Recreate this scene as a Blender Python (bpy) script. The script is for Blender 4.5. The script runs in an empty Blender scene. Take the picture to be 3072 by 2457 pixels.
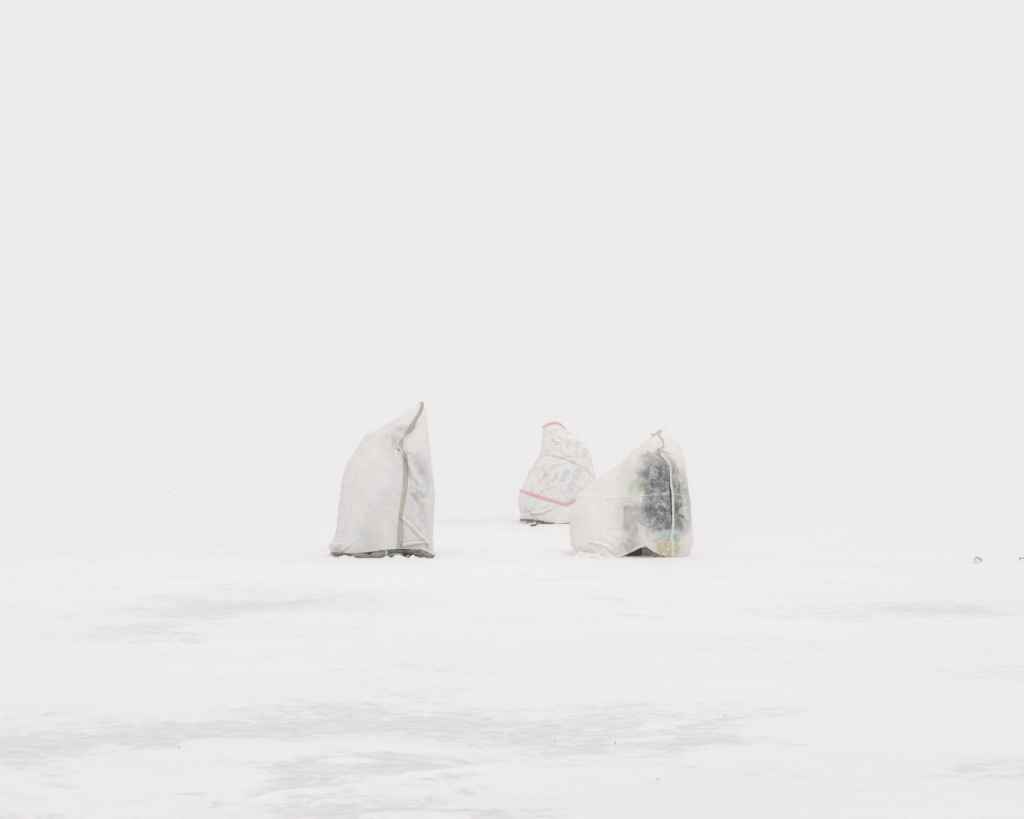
import bpy, bmesh, math, random
import numpy as np
from mathutils import Vector, Matrix
from mathutils.bvhtree import BVHTree
random.seed(5)
rng = np.random.default_rng(7)
C = bpy.context.scene.collection
sc = bpy.context.scene

# ------------------------------------------------------------------ camera
CAMH, FPX, CX, CY = 1.5, 5000.0, 1536.0, 1228.5
cam_d = bpy.data.cameras.new("camera")
cam = bpy.data.objects.new("camera", cam_d); C.objects.link(cam)
cam.location = (0, 0, CAMH); cam.rotation_euler = (math.radians(90), 0, 0)
cam_d.sensor_width = 36; cam_d.sensor_fit = 'HORIZONTAL'
cam_d.lens = 36 * FPX / 3072.0
cam_d.clip_end = 6000; cam_d.clip_start = 0.05
sc.camera = cam

# ------------------------------------------------------------------ overcast sky
SUN_EL, SUN_AZ = math.radians(55), math.radians(165)
w = bpy.data.worlds.new("World"); sc.world = w; w.use_nodes = True
nt = w.node_tree; nt.nodes.clear()
out = nt.nodes.new('ShaderNodeOutputWorld'); bg = nt.nodes.new('ShaderNodeBackground')
sky = nt.nodes.new('ShaderNodeTexSky'); sky.sky_type = 'NISHITA'; sky.sun_disc = False
sky.sun_elevation = SUN_EL; sky.sun_rotation = SUN_AZ; sky.dust_density = 8; sky.air_density = 1
hs = nt.nodes.new('ShaderNodeHueSaturation'); hs.inputs['Saturation'].default_value = 0.2
mx = nt.nodes.new('ShaderNodeMix'); mx.data_type = 'RGBA'; mx.inputs['Factor'].default_value = 0.97
mx.inputs['B'].default_value = (8.70, 8.50, 8.58, 1)       # the cloud layer
nt.links.new(sky.outputs[0], hs.inputs['Color']); nt.links.new(hs.outputs[0], mx.inputs['A'])
nt.links.new(mx.outputs['Result'], bg.inputs['Color']); bg.inputs['Strength'].default_value = 0.1
nt.links.new(bg.outputs[0], out.inputs[0])

sd = bpy.data.lights.new("sun", 'SUN'); sun = bpy.data.objects.new("sun", sd); C.objects.link(sun)
sd.energy = 0.5; sd.angle = math.radians(14); sd.color = (1.0, 0.985, 0.965)
sun.rotation_euler = (math.radians(90) - SUN_EL, 0, math.pi - SUN_AZ)
sc.view_settings.view_transform = 'Standard'; sc.view_settings.look = 'None'
sc.view_settings.exposure = 0; sc.view_settings.gamma = 1
sc.cycles.volume_bounces = 1
sc.cycles.max_bounces = 12; sc.cycles.diffuse_bounces = 6; sc.cycles.transmission_bounces = 10

# ------------------------------------------------------------------ helpers
def tag(o, label=None, cat=None, group=None, kind=None):
    if label: o['label'] = label
    if cat: o['category'] = cat
    if group: o['group'] = group
    if kind: o['kind'] = kind
    return o
def empty(name, loc, label=None, cat=None, group=None):
    o = bpy.data.objects.new(name, None); C.objects.link(o); o.location = loc
    o.empty_display_size = .1
    return tag(o, label, cat, group)
def mesh_obj(name, verts, faces, mat, parent=None, smooth=True):
    me = bpy.data.meshes.new(name)
    me.from_pydata([tuple(v) for v in verts], [], [tuple(int(i) for i in f) for f in faces])
    me.validate(); me.update()
    if mat: me.materials.append(mat)
    if smooth: me.polygons.foreach_set('use_smooth', [True] * len(me.polygons))
    o = bpy.data.objects.new(name, me); C.objects.link(o)
    if parent:
        o.parent = parent
        o.matrix_parent_inverse = Matrix.Translation(parent.location).inverted()
    return o
def hsh(ix, iy, iz, seed):
    h = (ix * 374761393 + iy * 668265263 + iz * 2147483647 + seed * 144665) & 0x7fffffff
    h = (h ^ (h >> 13)) * 1274126177 & 0x7fffffff
    h = h ^ (h >> 16)
    return (h & 0xffff) / 32767.5 - 1
def vnoise(x, y, z=0.0, seed=1):
    x, y, z = np.broadcast_arrays(np.asarray(x, float), np.asarray(y, float), np.asarray(z, float))
    fx, fy, fz = np.floor(x), np.floor(y), np.floor(z)
    ix, iy, iz = fx.astype(np.int64), fy.astype(np.int64), fz.astype(np.int64)
    tx, ty, tz = x - fx, y - fy, z - fz
    tx, ty, tz = [t * t * (3 - 2 * t) for t in (tx, ty, tz)]
    r = 0
    for a in (0, 1):
        for b in (0, 1):
            for c in (0, 1):
                wgt = (tx if a else 1 - tx) * (ty if b else 1 - ty) * (tz if c else 1 - tz)
                r = r + wgt * hsh(ix + a, iy + b, iz + c, seed)
    return r
def fbm(x, y, z=0.0, seed=1, o=4):
    r, amp = 0, 1.0
    for k in range(o):
        r = r + amp * vnoise(x * 2 ** k, y * 2 ** k, np.asarray(z) * 2 ** k, seed + k)
        amp *= .5
    return r
def px2dir(px, py): return Vector(((px - CX) / FPX, 1.0, (CY - py) / FPX))
def px_at(px, py, d): return Vector(((px - CX) / FPX * d, d, CAMH + (CY - py) / FPX * d))
def px_ground(px, py):
    d = CAMH * FPX / (py - CY)
    return Vector(((px - CX) / FPX * d, d, 0))

# ------------------------------------------------------------------ materials
def mat_new(name):
    m = bpy.data.materials.new(name); m.use_nodes = True
    t = m.node_tree
    return m, t, t.nodes['Principled BSDF'], t.nodes['Material Output']
def N(t, typ, **kw):
    n = t.nodes.new(typ)
    for k, v in kw.items():
        if k in n.inputs: n.inputs[k].default_value = v
        else: setattr(n, k, v)
    return n
def ramp(t, src, stops):
    r = t.nodes.new('ShaderNodeValToRGB'); t.links.new(src, r.inputs[0])
    e = r.color_ramp.elements
    while len(e) < len(stops): e.new(.5)
    for q, (p, c) in zip(e, stops):
        q.position = p; q.color = (c, c, c, 1) if not hasattr(c, '__len__') else (*c, 1)
    return r
def cloth(name, ca, cb, scale=14, rough=.9, bump=.3, bscale=60, stretch=(1, 1, 1), spec=.2):
    m, t, b, o = mat_new(name)
    tc = N(t, 'ShaderNodeTexCoord'); mp = N(t, 'ShaderNodeMapping'); mp.inputs['Scale'].default_value = stretch
    t.links.new(tc.outputs['Object'], mp.inputs[0])
    n = N(t, 'ShaderNodeTexNoise', Scale=scale, Detail=6.0, Roughness=.65); t.links.new(mp.outputs[0], n.inputs['Vector'])
    r = ramp(t, n.outputs['Fac'], [(.32, ca), (.68, cb)]); t.links.new(r.outputs[0], b.inputs['Base Color'])
    n2 = N(t, 'ShaderNodeTexNoise', Scale=bscale, Detail=5.0); t.links.new(mp.outputs[0], n2.inputs['Vector'])
    bp = N(t, 'ShaderNodeBump', Strength=bump, Distance=.01); t.links.new(n2.outputs['Fac'], bp.inputs['Height'])
    t.links.new(bp.outputs[0], b.inputs['Normal'])
    b.inputs['Roughness'].default_value = rough; b.inputs['Specular IOR Level'].default_value = spec
    return m
def film(name, col, lo, hi, s=40, dist=1.5, p0=.35, p1=.65, rough=.5, ior=1.25, weave=0, big=(.0, 3.0), bump=.25, tw=.5, bsc=9.0, wet=None):
    """translucent sheeting: a milky layer (diffuse + translucent) over a clear share that blurs what lies behind;
    frost and dust make the milky share vary."""
    m, t, b, o = mat_new(name); t.nodes.remove(b)
    tc = N(t, 'ShaderNodeTexCoord')
    n = N(t, 'ShaderNodeTexNoise', Scale=s, Detail=5.0, Roughness=.62, Distortion=dist)
    t.links.new(tc.outputs['Object'], n.inputs['Vector'])
    nb = N(t, 'ShaderNodeTexNoise', Scale=big[1], Detail=2.0); t.links.new(tc.outputs['Object'], nb.inputs['Vector'])
    ad = N(t, 'ShaderNodeMath', operation='MULTIPLY_ADD'); t.links.new(nb.outputs['Fac'], ad.inputs[0])
    ad.inputs[1].default_value = big[0]; ad.inputs[2].default_value = -big[0] * .5
    ad2 = N(t, 'ShaderNodeMath', operation='ADD'); t.links.new(n.outputs['Fac'], ad2.inputs[0]); t.links.new(ad.outputs[0], ad2.inputs[1])
    mr = N(t, 'ShaderNodeMapRange'); t.links.new(ad2.outputs[0], mr.inputs[0])
    mr.inputs['From Min'].default_value = p0; mr.inputs['From Max'].default_value = p1
    mr.inputs['To Min'].default_value = lo; mr.inputs['To Max'].default_value = hi
    # slow cream staining
    n3 = N(t, 'ShaderNodeTexNoise', Scale=5.0, Detail=6.0, Roughness=.6); t.links.new(tc.outputs['Object'], n3.inputs['Vector'])
    c2 = tuple(c * k for c, k in zip(col, (.965, .955, .93)))
    rc = ramp(t, n3.outputs['Fac'], [(.35, col), (.7, c2)])
    bh = N(t, 'ShaderNodeTexNoise', Scale=bsc, Detail=6.0, Roughness=.6, Distortion=.8); t.links.new(tc.outputs['Object'], bh.inputs['Vector'])
    bp = N(t, 'ShaderNodeBump', Strength=bump, Distance=.03); t.links.new(bh.outputs['Fac'], bp.inputs['Height'])
    bn = bp
    if weave:
        wv = N(t, 'ShaderNodeTexNoise', Scale=weave, Detail=2.0); t.links.new(tc.outputs['Object'], wv.inputs['Vector'])
        bn = N(t, 'ShaderNodeBump', Strength=.25, Distance=.004); t.links.new(wv.outputs['Fac'], bn.inputs['Height'])
        t.links.new(bp.outputs[0], bn.inputs['Normal'])
    at = N(t, 'ShaderNodeAttribute'); at.attribute_name = 'contact'
    d = N(t, 'ShaderNodeBsdfDiffuse'); tr = N(t, 'ShaderNodeBsdfTranslucent')
    for q in (d, tr): t.links.new(rc.outputs[0], q.inputs['Color']); t.links.new(bn.outputs[0], q.inputs['Normal'])
    m1 = N(t, 'ShaderNodeMixShader'); m1.inputs[0].default_value = tw
    t.links.new(d.outputs[0], m1.inputs[1]); t.links.new(tr.outputs[0], m1.inputs[2])
    rf = N(t, 'ShaderNodeBsdfRefraction', Roughness=rough, IOR=ior)
    if wet:
        rr = N(t, 'ShaderNodeMapRange'); t.links.new(at.outputs['Fac'], rr.inputs[0]); rr.inputs['From Max'].default_value = .6; rr.inputs['To Min'].default_value = rough; rr.inputs['To Max'].default_value = wet[2]
        t.links.new(rr.outputs[0], rf.inputs['Roughness']); rf.inputs['Color'].default_value = (.98, .98, .975, 1)
    fac = mr.outputs[0]
    if wet:                                     # film pressed against something: wet, thin and blotchy instead of evenly frosted
        wx = N(t, 'ShaderNodeMix'); wx.data_type = 'FLOAT'
        t.links.new(at.outputs['Fac'], wx.inputs[0]); nw = N(t, 'ShaderNodeTexNoise', Scale=40.0, Detail=6.0, Roughness=.58, Distortion=2.6); t.links.new(tc.outputs['Object'], nw.inputs['Vector'])
        sw = N(t, 'ShaderNodeMath', operation='ADD'); t.links.new(nw.outputs['Fac'], sw.inputs[0])
        nc_ = N(t, 'ShaderNodeTexNoise', Scale=11.0, Detail=3.0, Distortion=.8); t.links.new(tc.outputs['Object'], nc_.inputs['Vector'])
        cl = N(t, 'ShaderNodeMath', operation='MULTIPLY_ADD'); t.links.new(nc_.outputs['Fac'], cl.inputs[0]); cl.inputs[1].default_value = .75; cl.inputs[2].default_value = -.375
        t.links.new(cl.outputs[0], sw.inputs[1])
        mw = N(t, 'ShaderNodeMapRange'); t.links.new(sw.outputs[0], mw.inputs[0])
        mw.inputs['From Min'].default_value = .40; mw.inputs['From Max'].default_value = .66
        mw.inputs['To Min'].default_value = wet[0]; mw.inputs['To Max'].default_value = wet[1]
        t.links.new(fac, wx.inputs[2]); t.links.new(mw.outputs[0], wx.inputs[3]); fac = wx.outputs[0]
    lw = N(t, 'ShaderNodeLayerWeight', Blend=.5)    # seen edge-on the sheet is thicker
    pw = N(t, 'ShaderNodeMath', operation='POWER'); t.links.new(lw.outputs['Facing'], pw.inputs[0]); pw.inputs[1].default_value = 2.2
    ed = N(t, 'ShaderNodeMix'); ed.data_type = 'FLOAT'; t.links.new(pw.outputs[0], ed.inputs[0]); t.links.new(fac, ed.inputs[2]); ed.inputs[3].default_value = 1.0
    m2 = N(t, 'ShaderNodeMixShader'); t.links.new(ed.outputs[0], m2.inputs[0])
    t.links.new(rf.outputs[0], m2.inputs[1]); t.links.new(m1.outputs[0], m2.inputs[2])
    t.links.new(m2.outputs[0], o.inputs[0])
    return m

M = {}
M['film_left'] = film('milky_film', (.95, .95, .94), .80, .93, s=22, dist=.6, rough=.7, ior=1.12, weave=260, tw=.16, wet=(.45, .80, .6))
M['film_right'] = film('frosted_film', (.985, .975, .945), .68, .88, s=30, dist=1.0, p0=.40, p1=.64, rough=.7, ior=1.10, weave=240, big=(.30, 4.0), tw=.08, wet=(.05, .56, .12))
M['film_back'] = film('woven_sack_film', (.96, .95, .94), .95, .99, s=30, rough=.5, ior=1.1, weave=330, tw=.08, bump=1.1, bsc=15)
M['tape'] = cloth('sage_tape', (.45, .445, .37), (.54, .53, .45), scale=30, bump=.5, bscale=250)
M['cord'] = cloth('cotton_cord', (.78, .74, .66), (.90, .87, .80), scale=60, bump=.6, bscale=300)
M['cord_dirty'] = cloth('dirty_cord', (.54, .48, .38), (.72, .67, .57), scale=60, bump=.6, bscale=300)
M['hem'] = cloth('white_hem', (.78, .78, .76), (.86, .86, .84), scale=30, bump=.3)
M['toggle'] = cloth('grey_toggle', (.06, .07, .08), (.12, .13, .14))
M['red'] = cloth('red_print', (.78, .43, .39), (.84, .53, .49), scale=40, bump=.3, bscale=200)
M['pink'] = cloth('pink_print', (.81, .745, .735), (.85, .80, .79), scale=25, bump=.2)
M['blueprint'] = cloth('blue_print', (.63, .665, .72), (.76, .775, .80), scale=60, bump=.2)
M['greyprint'] = cloth('grey_print', (.56, .58, .60), (.70, .71, .72), scale=60, bump=.2)
M['ochre'] = cloth('ochre_print', (.74, .69, .60), (.82, .78, .70), scale=30, bump=.2)
M['seam'] = cloth('seam_thread', (.80, .76, .74), (.86, .83, .80), scale=30)
M['coat'] = cloth('dark_coat', (.014, .034, .060), (.034, .064, .105), scale=9, bump=.8, bscale=40)
M['coat2'] = cloth('slate_coat', (.05, .06, .08), (.10, .12, .15), scale=9, bump=.8, bscale=40)
M['trousers'] = cloth('grey_trousers', (.06, .065, .07), (.12, .125, .13), scale=9)
M['green'] = cloth('green_vest', (.12, .42, .04), (.20, .52, .08), scale=9)
M['boot'] = cloth('black_boot', (.006, .010, .011), (.012, .018, .019), scale=9, rough=.7, bump=.3)
M['skin'] = cloth('skin', (.42, .25, .18), (.50, .31, .23), scale=9, rough=.6, bump=.1)
M['hair'] = cloth('dark_hair', (.015, .012, .010), (.03, .025, .02), scale=40)
M['yellow'] = cloth('yellow_plastic', (.64, .52, .06), (.74, .62, .10), scale=4, rough=.5, bump=.05)
M['teal'] = cloth('teal_plastic', (.08, .40, .34), (.14, .50, .43), scale=4, rough=.5, bump=.05)
M['bluebox'] = cloth('blue_box', (.10, .14, .34), (.15, .20, .42), scale=4, rough=.5, bump=.1)
M['sack_a'] = cloth('taupe_sacking', (.30, .26, .22), (.42, .38, .33), scale=30, bump=1, bscale=120)
M['sack_b'] = cloth('beige_sacking', (.30, .28, .22), (.43, .40, .33), scale=30, bump=1, bscale=120)
M['rag_a'] = cloth('brown_rag', (.18, .14, .11), (.52, .44, .38), scale=28, bump=1, bscale=90)
M['rag_b'] = cloth('pinkish_rag', (.20, .16, .13), (.62, .56, .50), scale=26, bump=1, bscale=90)
M['greencloth'] = cloth('green_canvas', (.10, .15, .10), (.26, .32, .24), scale=22, bump=1, bscale=160, stretch=(1, 1, 3))
M['greenlight'] = cloth('pale_green_canvas', (.28, .34, .27), (.40, .46, .38), scale=22, bump=1, bscale=160)
M['olive_lump'] = cloth('olive_lump', (.14, .14, .11), (.48, .47, .42), scale=30, bump=1, bscale=90)
M['beige_bundle'] = cloth('beige_bundle', (.60, .57, .46), (.76, .73, .62), scale=18, bump=.8)
M['orange'] = cloth('orange_foil', (.75, .30, .08), (.85, .45, .20), scale=20, rough=.5)
M['navy'] = cloth('navy_foil', (.03, .03, .06), (.10, .10, .16), scale=20, rough=.5)
M['whitefoil'] = cloth('white_foil', (.68, .66, .68), (.78, .76, .78), scale=20, rough=.5)
M['stone'] = cloth('grey_ice', (.40, .40, .39), (.60, .59, .58), scale=60, rough=.6, bump=.5)
M['twig'] = cloth('twig_bark', (.22, .16, .14), (.42, .33, .30), scale=80)

# snow and wind-scoured ice
def snow_mat():
    m, t, b, o = mat_new('snow_and_ice')
    at = N(t, 'ShaderNodeAttribute'); at.attribute_name = 'scour'
    tc = N(t, 'ShaderNodeTexCoord')
    def noise(scale, stretch, det=6.0, rg=.6, ds=.0, rot=0):
        mp = N(t, 'ShaderNodeMapping'); mp.inputs['Scale'].default_value = stretch
        mp.inputs['Rotation'].default_value = (0, 0, rot)
        t.links.new(tc.outputs['Object'], mp.inputs[0])
        n = N(t, 'ShaderNodeTexNoise', Scale=scale, Detail=det, Roughness=rg, Distortion=ds)
        t.links.new(mp.outputs[0], n.inputs['Vector']); return n.outputs['Fac']
    edge = noise(1.2, (.8, 1, 1), 10.0, .62, .9, -.12)
    fine = noise(13, (.8, 1, 1), 6.0, .75, .5, -.25)
    def mth(op, a, b_=None, c_=None):
        n = N(t, 'ShaderNodeMath', operation=op)
        for k, v in enumerate((a, b_, c_)):
            if v is None: continue
            if isinstance(v, (int, float)): n.inputs[k].default_value = v
            else: t.links.new(v, n.inputs[k])
        return n.outputs[0]
    # scour = attribute + noise, thresholded
    e1 = mth('MULTIPLY_ADD', edge, 2.6, -1.3)
    f1 = mth('MULTIPLY_ADD', fine, 3.0, -1.5)
    s = mth('ADD', mth('ADD', at.outputs['Fac'], e1), f1)
    mr = N(t, 'ShaderNodeMapRange'); mr.interpolation_type = 'SMOOTHSTEP'
    t.links.new(s, mr.inputs[0]); mr.inputs['From Min'].default_value = .40; mr.inputs['From Max'].default_value = 1.05
    mv = N(t, 'ShaderNodeMapRange'); mv.interpolation_type = 'SMOOTHSTEP'; t.links.new(s, mv.inputs[0]); mv.inputs['From Min'].default_value = .06; mv.inputs['From Max'].default_value = .75
    sc_ = mr.outputs[0]
    grain = noise(14, (.8, 1, 1), 5.0, .7, .5, -.2)
    gr = ramp(t, grain, [(.3, (.840, .840, .826)), (.7, (.770, .775, .760))])
    snow = ramp(t, noise(1.2, (.5, 1, 1), 5.0), [(.3, (.860, .855, .859)), (.7, (.836, .831, .836))])
    ven = N(t, 'ShaderNodeMix', data_type='RGBA'); t.links.new(mv.outputs[0], ven.inputs['Factor'])      # thin crust round the bare ice
    ven.inputs['B'].default_value = (.845, .845, .828, 1)
    mix = N(t, 'ShaderNodeMix', data_type='RGBA'); t.links.new(sc_, mix.inputs['Factor'])
    fa = N(t, 'ShaderNodeAttribute'); fa.attribute_name = 'painted_bright'
    fm = N(t, 'ShaderNodeMix', data_type='RGBA'); t.links.new(fa.outputs['Fac'], fm.inputs['Factor'])
    t.links.new(snow.outputs[0], fm.inputs['A']); fm.inputs['B'].default_value = (.905, .900, .897, 1)      # lighter snow tone: brightness painted into the colour
    t.links.new(fm.outputs['Result'], ven.inputs['A']); t.links.new(ven.outputs['Result'], mix.inputs['A']); t.links.new(gr.outputs[0], mix.inputs['B'])
    t.links.new(mix.outputs['Result'], b.inputs['Base Color'])
    b.inputs['Roughness'].default_value = .8; b.inputs['Specular IOR Level'].default_value = .15
    bh = noise(12, (.7, 1, 1), 7.0, .65, .8, -.25)
    soft = noise(2.2, (.35, 1, 1), 4.0, .5, .3, -.1)
    hgt = mth('ADD', mth('MULTIPLY', bh, mth('MULTIPLY_ADD', sc_, .022, .009)), mth('MULTIPLY', soft, .036))
    hgt = mth('ADD', hgt, mth('MULTIPLY', sc_, -.010))
    bp = N(t, 'ShaderNodeBump', Strength=.8, Distance=1.0); t.links.new(hgt, bp.inputs['Height'])
    t.links.new(bp.outputs[0], b.inputs['Normal'])
    return m
M['snow'] = snow_mat()
M['crumb'] = cloth('crumbly_snow', (.82, .815, .81), (.88, .875, .875), scale=25, bump=.6, bscale=120)

# ------------------------------------------------------------------ ground
def axis(dense0, dense1, step, far0, far1):
    a = list(np.arange(dense0, dense1 + 1e-6, step))
    s, v = step, a[-1]
    while v < far1: s *= 1.12; v += s; a.append(min(v, far1))
    s, v, lo = step, a[0], []
    while v > far0: s *= 1.12; v -= s; lo.append(max(v, far0))
    return np.array(lo[::-1] + a)
gx = axis(-4.8, 4.8, .035, -1400, 1400)
gy = axis(5.4, 12, .022, -1400, 30)
gy = np.concatenate([gy[gy < 12], (lambda q: q[q > 12])(axis(12, 24, .05, 11.9, 1400))])
GX, GY = np.meshgrid(gx, gy)
# wind-scoured places, centres and half sizes given where they lie on the ice
PATCH = [  # px, py, half width px, half height px, strength
    (120, 2240, 330, 62, 1.0), (560, 2200, 360, 62, 1.12), (860, 2165, 320, 50, 1.0), (1080, 2140, 300, 60, .9), (300, 2330, 300, 40, .8), (900, 2280, 300, 60, .8),
    (1300, 2170, 330, 70, 1.05), (1180, 2260, 300, 70, 1.0), (820, 2330, 240, 60, .95), (640, 2380, 260, 55, .6),
    (1560, 2190, 330, 70, .95), (1850, 2150, 330, 50, .85), (2100, 2150, 260, 45, .8), (2000, 2230, 300, 60, .8), (1750, 2240, 260, 60, .8),
    (2230, 2340, 260, 40, .62), (2080, 2390, 220, 30, .6), (1250, 2430, 420, 45, 1.05), (900, 2420, 160, 25, .7), (1600, 2370, 260, 40, .5),
    (150, 2370, 200, 60, .6), (60, 2440, 300, 40, .7), (2990, 2310, 190, 30, .55), (2800, 2330, 170, 20, .35),
    (640, 1830, 320, 60, .80), (480, 1880, 190, 36, .72), (850, 1800, 260, 36, .68), (560, 1920, 170, 22, .5), (1100, 1830, 160, 22, .4),
    (2500, 1850, 380, 22, .62), (2850, 1840, 330, 32, .66), (3040, 1990, 160, 25, .5), (2950, 1960, 120, 15, .4), (2300, 1830, 260, 18, .45),
    (1500, 1500, 900, 14, .22), (700, 1420, 500, 10, .25), (2300, 1400, 700, 9, .22), (1900, 1740, 600, 18, .25), (1300, 1560, 260, 14, .3)]
def field(px, py):
    s = np.zeros_like(px)
    for (a, b, hw, hh, k) in PATCH:
        s = np.maximum(s, k * np.exp(-(((px - a) / hw) ** 2 + ((py - b) / hh) ** 2) * .9))
    return s
dsafe = np.clip(GY, 3.0, None)
PXg = CX + GX / dsafe * FPX; PYg = CY + CAMH * FPX / dsafe
S = field(PXg, PYg) * (GY > 3)
outside = 1 / (1 + np.exp(-(np.abs(GX) - .345 * GY - 1.0) * 2)) + (GY < 5) * 1.0
S = S + np.clip(outside, 0, 1) * .35 * (vnoise(GX * .25, GY * .35, 0, 9) * .5 + .5)
# smooth drifts lying over the scoured ice, with a defined rim
LOBES = [(730, 2232, 170, 27, .05), (470, 2262, 240, 26, -.03), (560, 2330, 300, 34, 0), (1180, 2238, 150, 17, .16), (1040, 2280, 75, 12, .05), (70, 2335, 120, 30, .1),
         (1010, 2362, 240, 7, -.10), (1480, 2300, 320, 9, -.12), (1250, 2447, 170, 12, 0), (1960, 2170, 80, 9, -.05), (1930, 2210, 110, 7, -.08), (330, 2290, 90, 14, 0), (710, 2303, 60, 14, 0), (1700, 2330, 260, 22, -.03), (2250, 2270, 200, 26, 0), (620, 1890, 90, 7, 0), (860, 1850, 120, 6, 0)]
wxn = 70 * fbm(GX * 2.2, GY * 2.2, 0, 55, 5); wyn = 9 * fbm(GX * 3.5, GY * 3.5, 0, 56, 5)
DR_ = np.zeros_like(GX)
for (a, b, hw, hh, tl) in LOBES:
    uu = (PXg + wxn - a); vv = (PYg + wyn - b) - tl * uu
    r2 = (uu / hw) ** 2 + (vv / hh) ** 2
    DR_ = np.maximum(DR_, 1 / (1 + np.exp((r2 - 1) * 3.5)))
DR_ *= GY > 4
S = S * (1 - .9 * DR_) - DR_ * .25
near = np.exp(-((GX / 60) ** 2 + (GY / 60) ** 2))
GZ = (.022 * fbm(GX * .22, GY * .45, 0, 21, 3) + .008 * fbm(GX * 1.1, GY * 2.3, 0, 31, 3)) * near
for (cx_, cy_, r_) in ((-1.33, 17.2, 1.2), (1.22, 17.2, 1.3), (.66, 22.2, 1.2)):   # level where people sit
    GZ *= 1 - np.exp(-(((GX - cx_) / r_) ** 2 + ((GY - cy_) / r_) ** 2) ** 2)
GZ -= .004
GZ += .010 * DR_
nr, nc = GX.shape
idx = np.arange(nr * nc).reshape(nr, nc)
faces = np.stack([idx[:-1, :-1], idx[:-1, 1:], idx[1:, 1:], idx[1:, :-1]], -1).reshape(-1, 4)
me = bpy.data.meshes.new('snow_ground')
verts = np.stack([GX, GY, GZ], -1).reshape(-1, 3)
me.vertices.add(len(verts)); me.vertices.foreach_set('co', verts.ravel())
me.loops.add(len(faces) * 4); me.loops.foreach_set('vertex_index', faces.ravel())
me.polygons.add(len(faces)); me.polygons.foreach_set('loop_start', np.arange(0, len(faces) * 4, 4))
me.polygons.foreach_set('loop_total', np.full(len(faces), 4))
me.update(calc_edges=True); me.polygons.foreach_set('use_smooth', [True] * len(faces))
at = me.attributes.new('scour', 'FLOAT', 'POINT'); at.data.foreach_set('value', S.ravel())
fr = np.exp(-((GX / 5.5) ** 2 + ((GY - 16) / 7.5) ** 2)) * np.clip(.75 + .5 * fbm(GX * .5, GY * .6, 0, 77, 3), 0, 1)  # bright area around the shelters, painted into the snow colour
fr = np.maximum(fr, .22 / (1 + np.exp(-(GY - 24) / 3.0)))  # far snow painted lighter so it meets the hazy sky
at = me.attributes.new('painted_bright', 'FLOAT', 'POINT'); at.data.foreach_set('value', fr.ravel())
me.materials.append(M['snow'])
g = bpy.data.objects.new('snow_ground', me); C.objects.link(g); g['kind'] = 'structure'

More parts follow.
